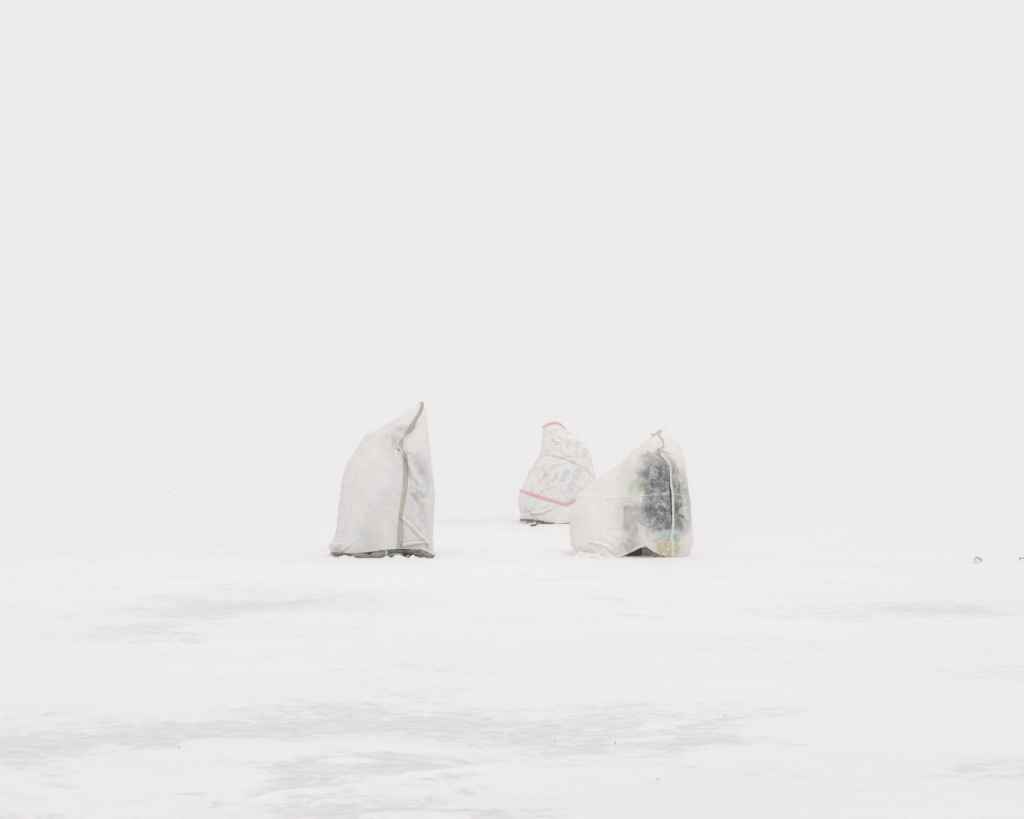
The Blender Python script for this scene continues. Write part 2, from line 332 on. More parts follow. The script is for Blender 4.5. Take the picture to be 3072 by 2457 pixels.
# ------------------------------------------------------------------ covers
def interp(pts, y):
    p = np.array(sorted(pts, key=lambda q: q[1]), float)
    return np.interp(y, p[:, 1], p[:, 0])
def seg_dist(P, a, b):
    a, b = np.array(a, float), np.array(b, float); d = b - a
    t = np.clip(((P - a) @ d) / (d @ d), 0, 1)
    return np.hypot(*(P - a - t[..., None] * d).transpose(-1, *range(P.ndim - 1))), t
def build_cover(name, parent, mat, left, right, dc, depth, hem_front, folds, rows=300, seg=420, nexp=2.4, dtop=.30, noise=.004, seed=3, slit=None, hump=(), zbot=0.0, contact=None):
    """sack-like shell: every height is a closed, slightly squared loop; folds press its front in and out"""
    s = dc / FPX
    ytop = min(q[1] for q in left); ybot = CY + CAMH / s
    z0 = CAMH + (CY - ytop) * s
    v = np.linspace(0, 1, rows); v = 1 - (1 - v) ** 1.35          # denser near the top
    Z = zbot + (z0 - zbot) * v[:, None]; PY = CY + (CAMH - Z) / s
    xl = interp(left, PY); xr = interp(right, PY)
    XL, XR = (xl - CX) * s, (xr - CX) * s
    a = np.maximum((XR - XL) / 2, .002); c = (XL + XR) / 2
    b = depth * (1 - np.exp(-(z0 - Z) / dtop)) + .004
    b = np.minimum(b, a * 1.6 + .004)
    th = np.linspace(0, 2 * math.pi, seg, endpoint=False)[None, :]
    ct, st = np.cos(th), np.sin(th)
    X = c + a * np.sign(ct) * np.abs(ct) ** (2 / nexp)
    Y = dc - b * np.sign(st) * np.abs(st) ** (2 / nexp)
    Zg = np.broadcast_to(Z, X.shape).copy()
    front = np.clip(st, 0, 1) ** .6
    # the hem
    px = CX + X / Y * FPX
    hy = np.interp(px, [q[0] for q in hem_front], [q[1] for q in hem_front])
    hz = np.clip(CAMH + (CY - hy) / FPX * Y, 0, 1)
    hz = np.where(st > .05, hz, .0) * (zbot == 0)
    k = np.clip(1 - Zg / .34, 0, 1) ** 1.5
    Zg = Zg + hz * k * np.clip(st * 4, 0, 1)
    pyy = CY + (CAMH - Zg) / Y * FPX
    P = np.stack([px, pyy], -1)
    disp = np.zeros_like(X)
    for f in folds:
        pts, amp, wd = f[0], f[1], f[2]
        best = np.full(X.shape, 1e9)
        for q0, q1 in zip(pts[:-1], pts[1:]):
            d, _ = seg_dist(P, q0, q1); best = np.minimum(best, d)
        u = best / wd
        disp += amp * np.exp(-u * u) - (amp * .45 * np.exp(-((u - 1.9) / 1.1) ** 2))
    for (hx, hyy, rx, ry, am) in hump:
        disp += am * np.exp(-((P[..., 0] - hx) / rx) ** 2 - ((P[..., 1] - hyy) / ry) ** 2)
    U = th * (.45); 
    nz = fbm(X * 5, Zg * 4, Y * 5, seed, 4) * noise + noise * 1.2 * (np.abs(fbm(X * 3 + 5, Zg * 2.0, Y * 3, seed + 9, 3)) - .4)
    nz *= np.clip((z0 - Zg) / .1, 0, 1)
    Y = Y - disp * front - nz * st * 1.6
    X = X + nz * ct * 1.2
    V = np.stack([X, Y, Zg], -1).reshape(-1, 3)
    ii = np.arange(rows * seg).reshape(rows, seg); jj = np.roll(ii, -1, 1)
    F = np.stack([ii[:-1], jj[:-1], jj[1:], ii[1:]], -1).reshape(-1, 4)
    if slit:
        fp = P.reshape(-1, 2)[F].mean(1); fs = np.broadcast_to(st, X.shape).reshape(-1)[F].mean(1)
        sx = np.interp(fp[:, 1], [q[1] for q in slit], [q[0] for q in slit])
        sw = np.interp(fp[:, 1], [q[1] for q in slit], [q[2] for q in slit])
        kill = (fs > 0) & (np.abs(fp[:, 0] - sx) < sw) & (fp[:, 1] > slit[0][1]) & (fp[:, 1] < slit[-1][1])
        F = F[~kill]
    F = list(map(tuple, F)); F.append(tuple(ii[-1][::-1]))
    o = mesh_obj(name, V, F, mat, parent)
    if contact:
        Q = P.reshape(-1, 2); cv = np.zeros(len(Q))
        for (hx, hyy, rx, ry, am) in contact:
            r2 = ((Q[:, 0] - hx) / rx) ** 2 + ((Q[:, 1] - hyy) / ry) ** 2
            cv = np.maximum(cv, am / (1 + np.exp((r2 - 1) * 4)))
        cv *= np.broadcast_to(st > 0, X.shape).reshape(-1)
        at = o.data.attributes.new('contact', 'FLOAT', 'POINT'); at.data.foreach_set('value', cv)
    bvh = BVHTree.FromPolygons([Vector(q) for q in V.tolist()], [tuple(int(i) for i in f) for f in F])
    return o, bvh
def on_surf(bvh, px, py, off, dflt):
    o = Vector((0, 0, CAMH)); d = px2dir(px, py).normalized()
    hit, nrm, _, _ = bvh.ray_cast(o, d)
    if hit is None or hit.y > dflt: return px_at(px, py, dflt)
    return hit - d * off
def smooth_poly(pts, n=8):
    p = np.array(pts, float); out = []
    q = np.vstack([2 * p[0] - p[1], p, 2 * p[-1] - p[-2]])
    for i in range(1, len(q) - 2):
        for t in np.linspace(0, 1, n, endpoint=False):
            a, b, c, d = q[i - 1], q[i], q[i + 1], q[i + 2]
            out.append(.5 * ((2 * b) + (c - a) * t + (2 * a - 5 * b + 4 * c - d) * t * t + (-a + 3 * b - 3 * c + d) * t ** 3))
    out.append(p[-1]); return np.array(out)
def ribbon(name, parent, mat, bvh, pts, off=.004, dflt=17, thick=.0015, n=8, across=4):
    p = smooth_poly(pts, n)                                     # px, py, width
    V, F = [], []
    tg = np.gradient(p[:, :2], axis=0); tg /= np.linalg.norm(tg, axis=1)[:, None] + 1e-9
    nm = np.stack([-tg[:, 1], tg[:, 0]], -1)
    for i, q in enumerate(p):
        for k in range(across + 1):
            e = (k / across - .5) * max(q[2], .6)
            V.append(on_surf(bvh, q[0] + nm[i, 0] * e, q[1] + nm[i, 1] * e, off, dflt))
    m_ = across + 1
    for i in range(len(p) - 1):
        for k in range(across): F.append((i * m_ + k, i * m_ + k + 1, (i + 1) * m_ + k + 1, (i + 1) * m_ + k))
    o = mesh_obj(name, V, F, mat, parent)
    sol = o.modifiers.new('thickness', 'SOLIDIFY'); sol.thickness = thick; sol.offset = 0
    return o
def tube(name, parent, mat, P3, r, seg=8, wob=0.0):
    V, F = [], []; n = len(P3)
    for i, p in enumerate(P3):
        a = P3[max(i - 1, 0)]; b = P3[min(i + 1, n - 1)]; t = (b - a).normalized()
        u = t.cross(Vector((0, 1, .01))).normalized(); w_ = t.cross(u)
        rr = (r[i] if hasattr(r, '__len__') else r) * (1 + wob * random.uniform(-1, 1))
        for k in range(seg):
            an = 2 * math.pi * k / seg; V.append(p + (u * math.cos(an) + w_ * math.sin(an)) * rr)
    for i in range(n - 1):
        for k in range(seg):
            k2 = (k + 1) % seg; F.append((i * seg + k, i * seg + k2, (i + 1) * seg + k2, (i + 1) * seg + k))
    F.append(tuple(range(seg))[::-1]); F.append(tuple((n - 1) * seg + k for k in range(seg)))
    return mesh_obj(name, V, F, mat, parent)
def surf_tube(name, parent, mat, bvh, pts, r, off, dflt, n=8, wob=0.0):
    p = smooth_poly(pts, n)
    return tube(name, parent, mat, [on_surf(bvh, q[0], q[1], off, dflt) for q in p], r, wob=wob)
def lump(name, loc, dims, mat, parent=None, seed=1, amp=.3, fr=5, rot=0, sub=4, flat=None):
    bm = bmesh.new(); bmesh.ops.create_icosphere(bm, subdivisions=sub, radius=1)
    V = np.array([v.co[:] for v in bm.verts])
    nz = 1 + amp * fbm(V[:, 0] * fr * .4 + seed, V[:, 1] * fr * .4, V[:, 2] * fr * .4, seed, 4)
    V = V * nz[:, None] * np.array(dims) / 2
    cr, sr = math.cos(rot), math.sin(rot)
    V = np.stack([V[:, 0] * cr - V[:, 2] * sr, V[:, 1], V[:, 0] * sr + V[:, 2] * cr], -1) + np.array(loc)
    F = [[v.index for v in f.verts] for f in bm.faces]; bm.free()
    return mesh_obj(name, V, F, mat, parent)

# ---- left shelter
DL = 17.22
L_left = [(1262, 1205), (1258, 1206.5), (1229.8, 1231), (1189, 1256), (1145, 1280.5), (1129, 1290), (1099, 1301.7), (1090.5, 1310.5), (1081.7, 1326), (1069, 1346),
          (1060.5, 1360), (1046.4, 1379), (1037.6, 1400), (1028.8, 1427), (1023.5, 1450), (1025, 1462), (1018, 1502), (1013, 1546), (1007.6, 1590), (1003, 1611),
          (993.5, 1628.6), (987, 1636), (988, 1646), (991.7, 1655), (994, 1665)]
L_right = [(1268, 1205), (1270, 1207), (1272, 1215), (1279, 1247), (1284.4, 1293), (1289.7, 1338.7), (1293, 1382.7), (1298.5, 1427), (1303, 1462), (1304.7, 1475), (1304.7, 1493),
           (1302, 1546), (1299, 1598.7), (1298.5, 1616), (1302, 1627), (1300, 1648), (1303.8, 1657), (1309, 1666)]
L_hem = [(980, 1654), (991, 1655), (1010, 1656), (1050, 1660), (1100, 1657), (1150, 1650), (1180, 1647), (1230, 1647), (1262, 1654), (1285, 1661), (1300, 1669), (1312, 1673)]
L_folds = [([(1224, 1374), (1228, 1391), (1242, 1430), (1268.6, 1455)], .035, 5),
           ([(1244, 1480), (1268.6, 1507), (1295, 1598.7)], .032, 5),
           ([(1206.8, 1554.6), (1231.5, 1574), (1259.7, 1605.7), (1282.6, 1627)], .032, 4),
           ([(1210, 1635.7), (1242, 1630), (1282.6, 1627)], .035, 3.5),
           ([(1282.6, 1627), (1309, 1669)], .035, 4), ([(1284, 1630), (1292, 1668)], .019, 3),
           ([(1235, 1493), (1230, 1563)], .019, 3.5), ([(1041, 1519), (1030.5, 1563), (1027, 1590)], .016, 4),
           ([(1060, 1625), (1027, 1653)], .019, 3), ([(1018, 1632), (1013, 1650)], .016, 3), ([(990, 1652), (1006, 1640), (1020, 1632)], .016, 3),
           ([(1281, 1475), (1279, 1514)], -.019, 4), ([(1224, 1370), (1240, 1440), (1236, 1500)], .016, 5),
           ([(1268, 1215), (1240, 1275), (1214, 1310), (1198, 1328), (1204, 1350), (1216, 1372)], .028, 4),
           ([(1254, 1400), (1274, 1440), (1290, 1500)], -.025, 8), ([(1250, 1500), (1262, 1560), (1282, 1610)], -.019, 6),
           ([(1272, 1252), (1262, 1268), (1250, 1275)], .009, 2.5), ([(1140, 1300), (1090, 1360)], .012, 9), ([(1200, 1262), (1160, 1300)], .009, 7)]
hutL = empty('fishing_shelter', (-1.33, DL, 0), 'tall milky white plastic shelter with sage green tape down it, leftmost', 'shelter', 'plastic fishing shelters on the snow')
coverL, bvL = build_cover('cover', hutL, M['film_left'], L_left, L_right, DL, .33, L_hem, L_folds, dtop=.42, seed=3, noise=.004,
                          hump=[(1235, 1440, 60, 90, -.02)], contact=[(1256, 1375, 12, 22, .45), (1268, 1402, 16, 26, .75), (1280, 1440, 14, 34, .6), (1258, 1484, 26, 13, .7), (1270, 1545, 16, 40, .3), (1181, 1322, 8, 24, .6), (1205, 1286, 24, 10, .9), (1095, 1610, 30, 50, .18)])
strap = ribbon('tape', hutL, M['tape'], bvL, [(1265.5, 1206, 10), (1266, 1220, 9), (1258, 1239, 10), (1246, 1259, 10), (1236, 1279, 16), (1225, 1293, 14), (1212, 1310.5, 2.5),
               (1202, 1328, 11), (1207, 1349, 5), (1215.6, 1370, 14), (1217.5, 1391.6, 15), (1217, 1427, 14), (1215, 1471, 14), (1210, 1490, 13), (1205, 1528, 12),
               (1201.6, 1563, 12), (1202.5, 1590, 15), (1201.6, 1616, 15), (1198, 1647, 13)], off=.006, dflt=DL)
strap['label'] = 'sage green tape sewn down the front, twisted near the top'
surf_tube('piping', hutL, M['hem'], bvL, [(1259, 1207), (1262, 1214), (1256, 1232), (1243, 1255), (1229, 1275), (1216, 1295), (1210, 1307), (1197, 1323), (1195, 1333), (1204, 1348), (1210, 1362)], .0035, .008, DL)
surf_tube('piping', hutL, M['hem'], bvL, [(1222, 1372), (1226, 1400), (1225, 1440), (1222, 1475), (1216, 1510), (1209, 1545), (1207, 1556)], .0028, .006, DL)
surf_tube('piping', hutL, M['hem'], bvL, [(1209, 1372), (1209, 1420), (1208, 1468), (1203, 1500), (1197, 1540), (1193, 1590), (1191, 1640)], .0022, .005, DL)
surf_tube('hem', hutL, M['hem'], bvL, [(992, 1653), (1020, 1656), (1050, 1658.5), (1090, 1656), (1130, 1651), (1160, 1647.5), (1200, 1645.5), (1235, 1646)], .003, .006, DL)
# cord and toggle hanging inside the film
cz = .03
P3 = [on_surf(bvL, q[0], q[1], -.006, DL) for q in smooth_poly([(1224, 1279), (1210, 1284), (1196, 1288), (1188, 1294), (1184, 1304)], 6)]
tg_ = empty('hanging_toggle', P3[-1], 'small dark grey toggle on a thin cord hanging in the top of the tallest shelter', 'toggle')
tube('cord', tg_, M['toggle'], P3, .0035)
T = [on_surf(bvL, 1182, 1303, -.020, DL), on_surf(bvL, 1181, 1320, -.022, DL), on_surf(bvL, 1179, 1336, -.022, DL), on_surf(bvL, 1177, 1342, -.02, DL)]
tube('toggle_body', tg_, M['toggle'], T, [.013, .017, .015, .008], seg=12)
tube('tassel', tg_, M['toggle'], [on_surf(bvL, x, y, -.007, DL) for x, y in ((1172, 1340), (1179, 1337), (1183, 1341), (1189, 1345), (1200, 1352))], .004)

# ---- right shelter
DR = 17.25
R_left = [(1989, 1279), (1979, 1290), (1957, 1304), (1956, 1307), (1939, 1322), (1915, 1340), (1889, 1360), (1867.5, 1383.7), (1851.5, 1395.6), (1819.6, 1415.6), (1799.7, 1427.5),
          (1765.8, 1457.4), (1740, 1477.4), (1728, 1486), (1730, 1492), (1723, 1516), (1710, 1538), (1709, 1560), (1709, 1609.6), (1712, 1633.5), (1720, 1647.5), (1730, 1658), (1734, 1665)]
R_right = [(1993, 1279), (1999, 1284), (2009, 1304), (2033, 1324), (2049, 1353.7), (2055, 1383.7), (2059, 1415.6), (2065, 1449.5), (2068, 1484), (2074, 1500), (2075, 1543.8), (2077, 1579.7),
           (2081, 1613.6), (2081, 1625.5), (2073, 1645.5), (2066, 1665)]
R_hem = [(1700, 1670), (1730, 1672), (1760, 1673), (1820, 1673), (1862, 1672), (1883, 1661.8), (1900, 1654), (1919, 1644.6), (1936, 1639), (1945, 1644), (1958, 1652.7), (1977, 1663), (1996, 1669.5), (2030, 1671), (2068, 1669), (2080, 1666)]
R_folds = [([(1945, 1350), (1961, 1366), (1983, 1384), (2005, 1395.6)], .014, 4), ([(1968, 1352), (1964, 1364)], .010, 3),
           ([(1991, 1350), (2015, 1358), (2039, 1368)], .010, 3.5), ([(2025, 1415), (2017, 1426)], .010, 3),
           ([(1766, 1625.5), (1804, 1631.5), (1827.6, 1643.5), (1845.5, 1659.5)], .020, 4), ([(1849.5, 1619.6), (1853.5, 1649.5)], -.012, 4),
           ([(1865.5, 1615.6), (1877, 1633.5), (1885, 1651.5)], .016, 3.5), ([(1825.6, 1597.6), (1863.5, 1613.6)], .010, 4),
           ([(1945, 1645.5), (1969, 1661)], .012, 3), ([(1776, 1630), (1800, 1652)], -.014, 6),
           ([(1920, 1440), (1926, 1480), (1922, 1520)], .03, 11), ([(1980, 1300), (1989, 1320), (1991, 1334), (1978, 1346)], .010, 3.5),
           ([(1985, 1364), (1999, 1380), (2011, 1398), (2013, 1450), (2018, 1500), (2019, 1560), (2016, 1610), (2017, 1668)], .014, 4),
           ([(1820, 1497), (1933, 1487), (1983, 1482), (2039, 1485), (2071, 1488)], .006, 2.5), ([(1870, 1540), (1900, 1600)], .010, 7),
           ([(1800, 1440), (1770, 1560)], .010, 18), ([(1850, 1600), (1900, 1620)], .008, 4), ([(2040, 1560), (2070, 1620)], .010, 5)]
hutR = empty('fishing_shelter', (1.22, DR, 0), 'cream frosted plastic shelter with knotted cord, a dark coat showing through, rightmost', 'shelter', 'plastic fishing shelters on the snow')
coverR, bvR = build_cover('cover', hutR, M['film_right'], R_left, R_right, DR, .34, R_hem, R_folds, dtop=.34, seed=13, noise=.004,
                          contact=[(1980, 1445, 70, 62, .92), (1990, 1525, 66, 75, 1), (2045, 1520, 30, 95, .9), (1895, 1545, 50, 60, .45), (1885, 1625, 28, 30, .4), (2008, 1630, 42, 45, .68), (1965, 1385, 45, 30, .55), (1882, 1445, 30, 52, .36)],
                          slit=[(2008, 1412, .6), (2009, 1440, 2.0), (2011, 1470, 3.2), (2013, 1500, 2.8), (2014, 1540, 2.2), (2014.5, 1580, .8)])
surf_tube('cord', hutR, M['cord_dirty'], bvR, [(1955, 1300), (1957, 1305), (1964, 1304), (1970, 1300), (1976, 1293), (1982, 1291), (1982, 1296), (1975, 1300), (1980, 1309), (1987, 1318), (1991, 1330), (1989, 1340), (1982, 1345), (1975, 1347), (1974, 1352), (1979, 1357)],
          [.004 + .0035 * abs(math.sin(i * .31)) for i in range(15 * 6 + 1)], .004, DR, n=6)
surf_tube('knot', hutR, M['cord_dirty'], bvR, [(1973, 1346), (1979, 1350), (1975, 1356), (1981, 1360), (1985, 1356), (1979, 1352)], .006, .008, DR)
surf_tube('cord', hutR, M['cord'], bvR, [(1979, 1356), (1985, 1363), (1999, 1380), (2007, 1392), (2011, 1400), (2012, 1420), (2013, 1449), (2017, 1475), (2018, 1500), (2019.5, 1530), (2019.5, 1560), (2017, 1590), (2014.5, 1610), (2017, 1630), (2017, 1650), (2016, 1669)],
          .0108, .006, DR, n=10, wob=.28)
surf_tube('seam', hutR, M['seam'], bvR, [(1815, 1498), (1859, 1492), (1900, 1489), (1933, 1487), (1958, 1485), (1983, 1482), (2009, 1482), (2039, 1485), (2060, 1487)], .0022, .002, DR)

# ---- rear shelter
DB = 22.25
B_left = [(1664, 1264.6), (1645, 1269), (1628, 1277.5), (1626.5, 1280), (1627.5, 1294), (1625, 1309), (1623, 1334), (1622, 1357), (1615, 1365), (1607.7, 1382), (1597, 1398.7), (1587, 1417.5), (1576, 1438), (1561.8, 1467.6),
          (1557.6, 1486), (1556, 1511), (1557.6, 1532), (1563, 1542.7), (1560, 1552), (1560, 1566)]
B_right = [(1667, 1264.6), (1678.7, 1267), (1687, 1274.4), (1699.5, 1287), (1720, 1304.7), (1745.5, 1325.6), (1760, 1342), (1768, 1363), (1774.7, 1384), (1781, 1405), (1787, 1421.6), (1793, 1436), (1800, 1470), (1803, 1520), (1798, 1550), (1792, 1566)]
B_hem = [(1550, 1556), (1560, 1557), (1603, 1563.6), (1640, 1566), (1666, 1571), (1687, 1570), (1706, 1568), (1760, 1571), (1800, 1572)]
B_folds = [([(1593, 1541), (1625, 1538), (1654, 1526)], .022, 4), ([(1624, 1368.4), (1653.6, 1369), (1681, 1374), (1708, 1384), (1745.5, 1401), (1770.5, 1421.6), (1779, 1434)], -.016, 3.5),
           ([(1624, 1345), (1650, 1352), (1681, 1373)], .014, 4), ([(1653, 1400), (1640, 1410), (1620, 1440)], .016, 4), ([(1700, 1386), (1660, 1392), (1632, 1410)], .012, 3.5),
           ([(1660, 1352), (1690, 1370)], .012, 3), ([(1607, 1487), (1625, 1470), (1660, 1455)], .014, 4), ([(1630, 1420), (1600, 1460)], .012, 4), ([(1650, 1310), (1680, 1330)], .010, 4), ([(1632, 1390), (1606, 1420)], .010, 4),
           ([(1591, 1482), (1593, 1540)], .014, 4), ([(1680, 1430), (1650, 1480)], .010, 5), ([(1570, 1500), (1568, 1545)], .010, 4), ([(1640, 1300), (1634, 1350)], .010, 5), ([(1700, 1330), (1720, 1380)], .010, 6)]
hutB = empty('fishing_shelter', (.66, DB, 0), 'grey white sack shelter with red stripes and faded blue printed lettering, standing farthest back', 'shelter', 'plastic fishing shelters on the snow')
coverB, bvB = build_cover('cover', hutB, M['film_back'], B_left, B_right, DB, .34, B_hem, B_folds, dtop=.30, seed=33, noise=.010, rows=260, seg=360)
ribbon('stripe', hutB, M['red'], bvB, [(1559, 1472, 5), (1575, 1477, 7), (1591, 1482, 7.5), (1600, 1484, 8.5), (1608, 1488, 7.5), (1645, 1499, 8), (1672, 1506.5, 8), (1697.5, 1513.5, 8), (1712, 1507.5, 8), (1727, 1503, 8), (1750, 1500, 8), (1790, 1500, 6)], off=.005, dflt=DB, n=5)
ribbon('stripe', hutB, M['red'], bvB, [(1627, 1280, 2.5), (1636, 1276.5, 5), (1648, 1271.5, 6), (1664, 1268, 6.5), (1677, 1270.5, 6), (1686, 1276.5, 4), (1693, 1283, 2), (1699, 1289, 1)], off=.005, dflt=DB, n=5)
surf_tube('seam', hutB, M['seam'], bvB, [(1624, 1367), (1653.6, 1368), (1681, 1373), (1708, 1382.5), (1745.5, 1399), (1770.5, 1419.6), (1779, 1432)], .0045, .004, DB)
# printed shapes and lettering, laid on the sack
def quad_print(mat, poly_pts, width, lab=None):
    return ribbon('print', hutB, mat, bvB, [(a, b, width if len(q) == 0 else q[0]) for a, b, *q in poly_pts], off=.003, dflt=DB, n=5, thick=.0008)
quad_print(M['pink'], [(1659, 1395, 7), (1655, 1404, 9), (1649, 1412, 4)], 6)
quad_print(M['pink'], [(1644, 1425, 9), (1638, 1442, 11), (1632, 1458, 10), (1626, 1475, 5)], 8)
quad_print(M['pink'], [(1648, 1418, 3), (1640, 1440, 3)], 3)
quad_print(M['pink'], [(1724, 1444, 14), (1738, 1452, 22), (1752, 1456, 20), (1764, 1455, 14)], 10)
quad_print(M['pink'], [(1654, 1288, 3), (1657, 1296, 8), (1655, 1306, 4)], 5)
quad_print(M['pink'], [(1677, 1308, 4), (1688, 1316, 14), (1690, 1330, 13), (1692, 1345, 22), (1702, 1358, 26), (1722, 1364, 16), (1730, 1366, 6)], 8)
quad_print(M['pink'], [(1644, 1345, 4), (1642, 1352, 8), (1641, 1364, 10)], 6)
quad_print(M['pink'], [(1768, 1368, 3), (1772, 1380, 5), (1776, 1395, 3)], 3)
quad_print(M['pink'], [(1769, 1410, 1.6), (1766, 1440, 2.2), (1768, 1452, 2)], 2)
quad_print(M['pink'], [(1590, 1412, 4), (1586, 1420, 4)], 3)
quad_print(M['red'], [(1675.5, 1422, 5), (1671, 1438, 6)], 5).data.materials[0] = M['pink']
b1 = quad_print(M['pink'], [(1715, 1324, 5), (1714, 1336, 6)], 5)
quad_print(M['ochre'], [(1681, 1456, 1.6), (1684, 1468, 2.6), (1692, 1484, 2), (1703, 1494, 1.6), (1714, 1496, 1.6), (1722, 1488, 3.5), (1736, 1476, 4), (1752, 1464, 3)], 2)
quad_print(M['ochre'], [(1726, 1350, 1.5), (1729, 1356, 3), (1734, 1368, 2.2), (1736, 1374, 1)], 2)
quad_print(M['ochre'], [(1752, 1391, 4), (1760, 1398, 5), (1768, 1408, 3)], 3)
quad_print(M['ochre'], [(1716, 1500, 8), (1726, 1492, 9)], 5)
quad_print(M['greyprint'], [(1604, 1402, .8), (1602, 1416, .8)], 1)
def lettering(txt, mat, x, y, ang, size, sx=1.0, shear=0.0, bold=0.0, sp=1.0):
    """text in pixels of the photograph's sack: origin, baseline angle (deg, up positive), cap height"""
    cu = bpy.data.curves.new('lettering', 'FONT'); cu.body = txt; cu.size = size / .7; cu.offset = bold; cu.resolution_u = 3; cu.space_character = sp; cu.shear = shear
    to = bpy.data.objects.new('tmp', cu); C.objects.link(to)
    dg = bpy.context.evaluated_depsgraph_get(); me_ = bpy.data.meshes.new_from_object(to.evaluated_get(dg))
    C.objects.unlink(to); bpy.data.objects.remove(to)
    bm = bmesh.new(); bm.from_mesh(me_); bmesh.ops.triangulate(bm, faces=bm.faces)
    ca, sa = math.cos(math.radians(ang)), math.sin(math.radians(ang))
    bmesh.ops.subdivide_edges(bm, edges=[e for e in bm.edges if e.calc_length() > 3], cuts=2, use_grid_fill=True)
    for v in bm.verts:
        u, q = v.co.x * sx, v.co.y
        v.co = on_surf(bvB, x + u * ca - q * sa, y - (u * sa + q * ca), .0035, DB)
    nm_ = bpy.data.meshes.new('lettering'); bm.to_mesh(nm_); bm.free(); nm_.materials.append(mat)
    o = bpy.data.objects.new('lettering', nm_); C.objects.link(o); o.parent = hutB
    o.matrix_parent_inverse = Matrix.Translation(hutB.location).inverted()
    return o
lettering('UCIWHB', M['blueprint'], 1714, 1484, 66, 18, .80, bold=.9)
lettering('WMI', M['blueprint'], 1696, 1450, 67, 19, .70, bold=.9)
lettering('ROYL', M['greyprint'], 1663, 1447, 66, 7.5, 1.15, sp=1.1)
lettering('50', M['greyprint'], 1637, 1428, 66, 8, 1.0)
lettering('WI', M['blueprint'], 1738, 1347, 72, 16, .75, bold=.9)
lettering('UC/', M['blueprint'], 1757, 1377, 68, 15, .75, bold=.9)
lettering('ROY', M['greyprint'], 1706, 1342, 76, 9, .95)
lettering('LI', M['greyprint'], 1675, 1334, 90, 15, .7, bold=.8)
lettering('=', M['greyprint'], 1668, 1326, 88, 16, .7)

# ------------------------------------------------------------------ people inside
def skin_mesh(name, joints, edges, mat, parent, M4, sub=2):
    names = list(joints)
    me_ = bpy.data.meshes.new(name)
    me_.from_pydata([joints[k][0] for k in names], [(names.index(a), names.index(b)) for a, b in edges], []); me_.update()
    o = bpy.data.objects.new(name, me_); C.objects.link(o)
    o.modifiers.new('s', 'SKIN')
    for i, k in enumerate(names):
        r = joints[k][1]; me_.skin_vertices[0].data[i].radius = (r, r) if not hasattr(r, '__len__') else r
    me_.skin_vertices[0].data[0].use_root = True
    sb = o.modifiers.new('b', 'SUBSURF'); sb.levels = sub; sb.render_levels = sub
    dg = bpy.context.evaluated_depsgraph_get(); m2 = bpy.data.meshes.new_from_object(o.evaluated_get(dg))
    bpy.data.objects.remove(o)
    m2.name = name; m2.transform(M4); m2.materials.clear(); m2.materials.append(mat)
    m2.polygons.foreach_set('use_smooth', [True] * len(m2.polygons))
    o = bpy.data.objects.new(name, m2); C.objects.link(o); o.parent = parent
    o.matrix_parent_inverse = Matrix.Translation(parent.location).inverted()
    return o
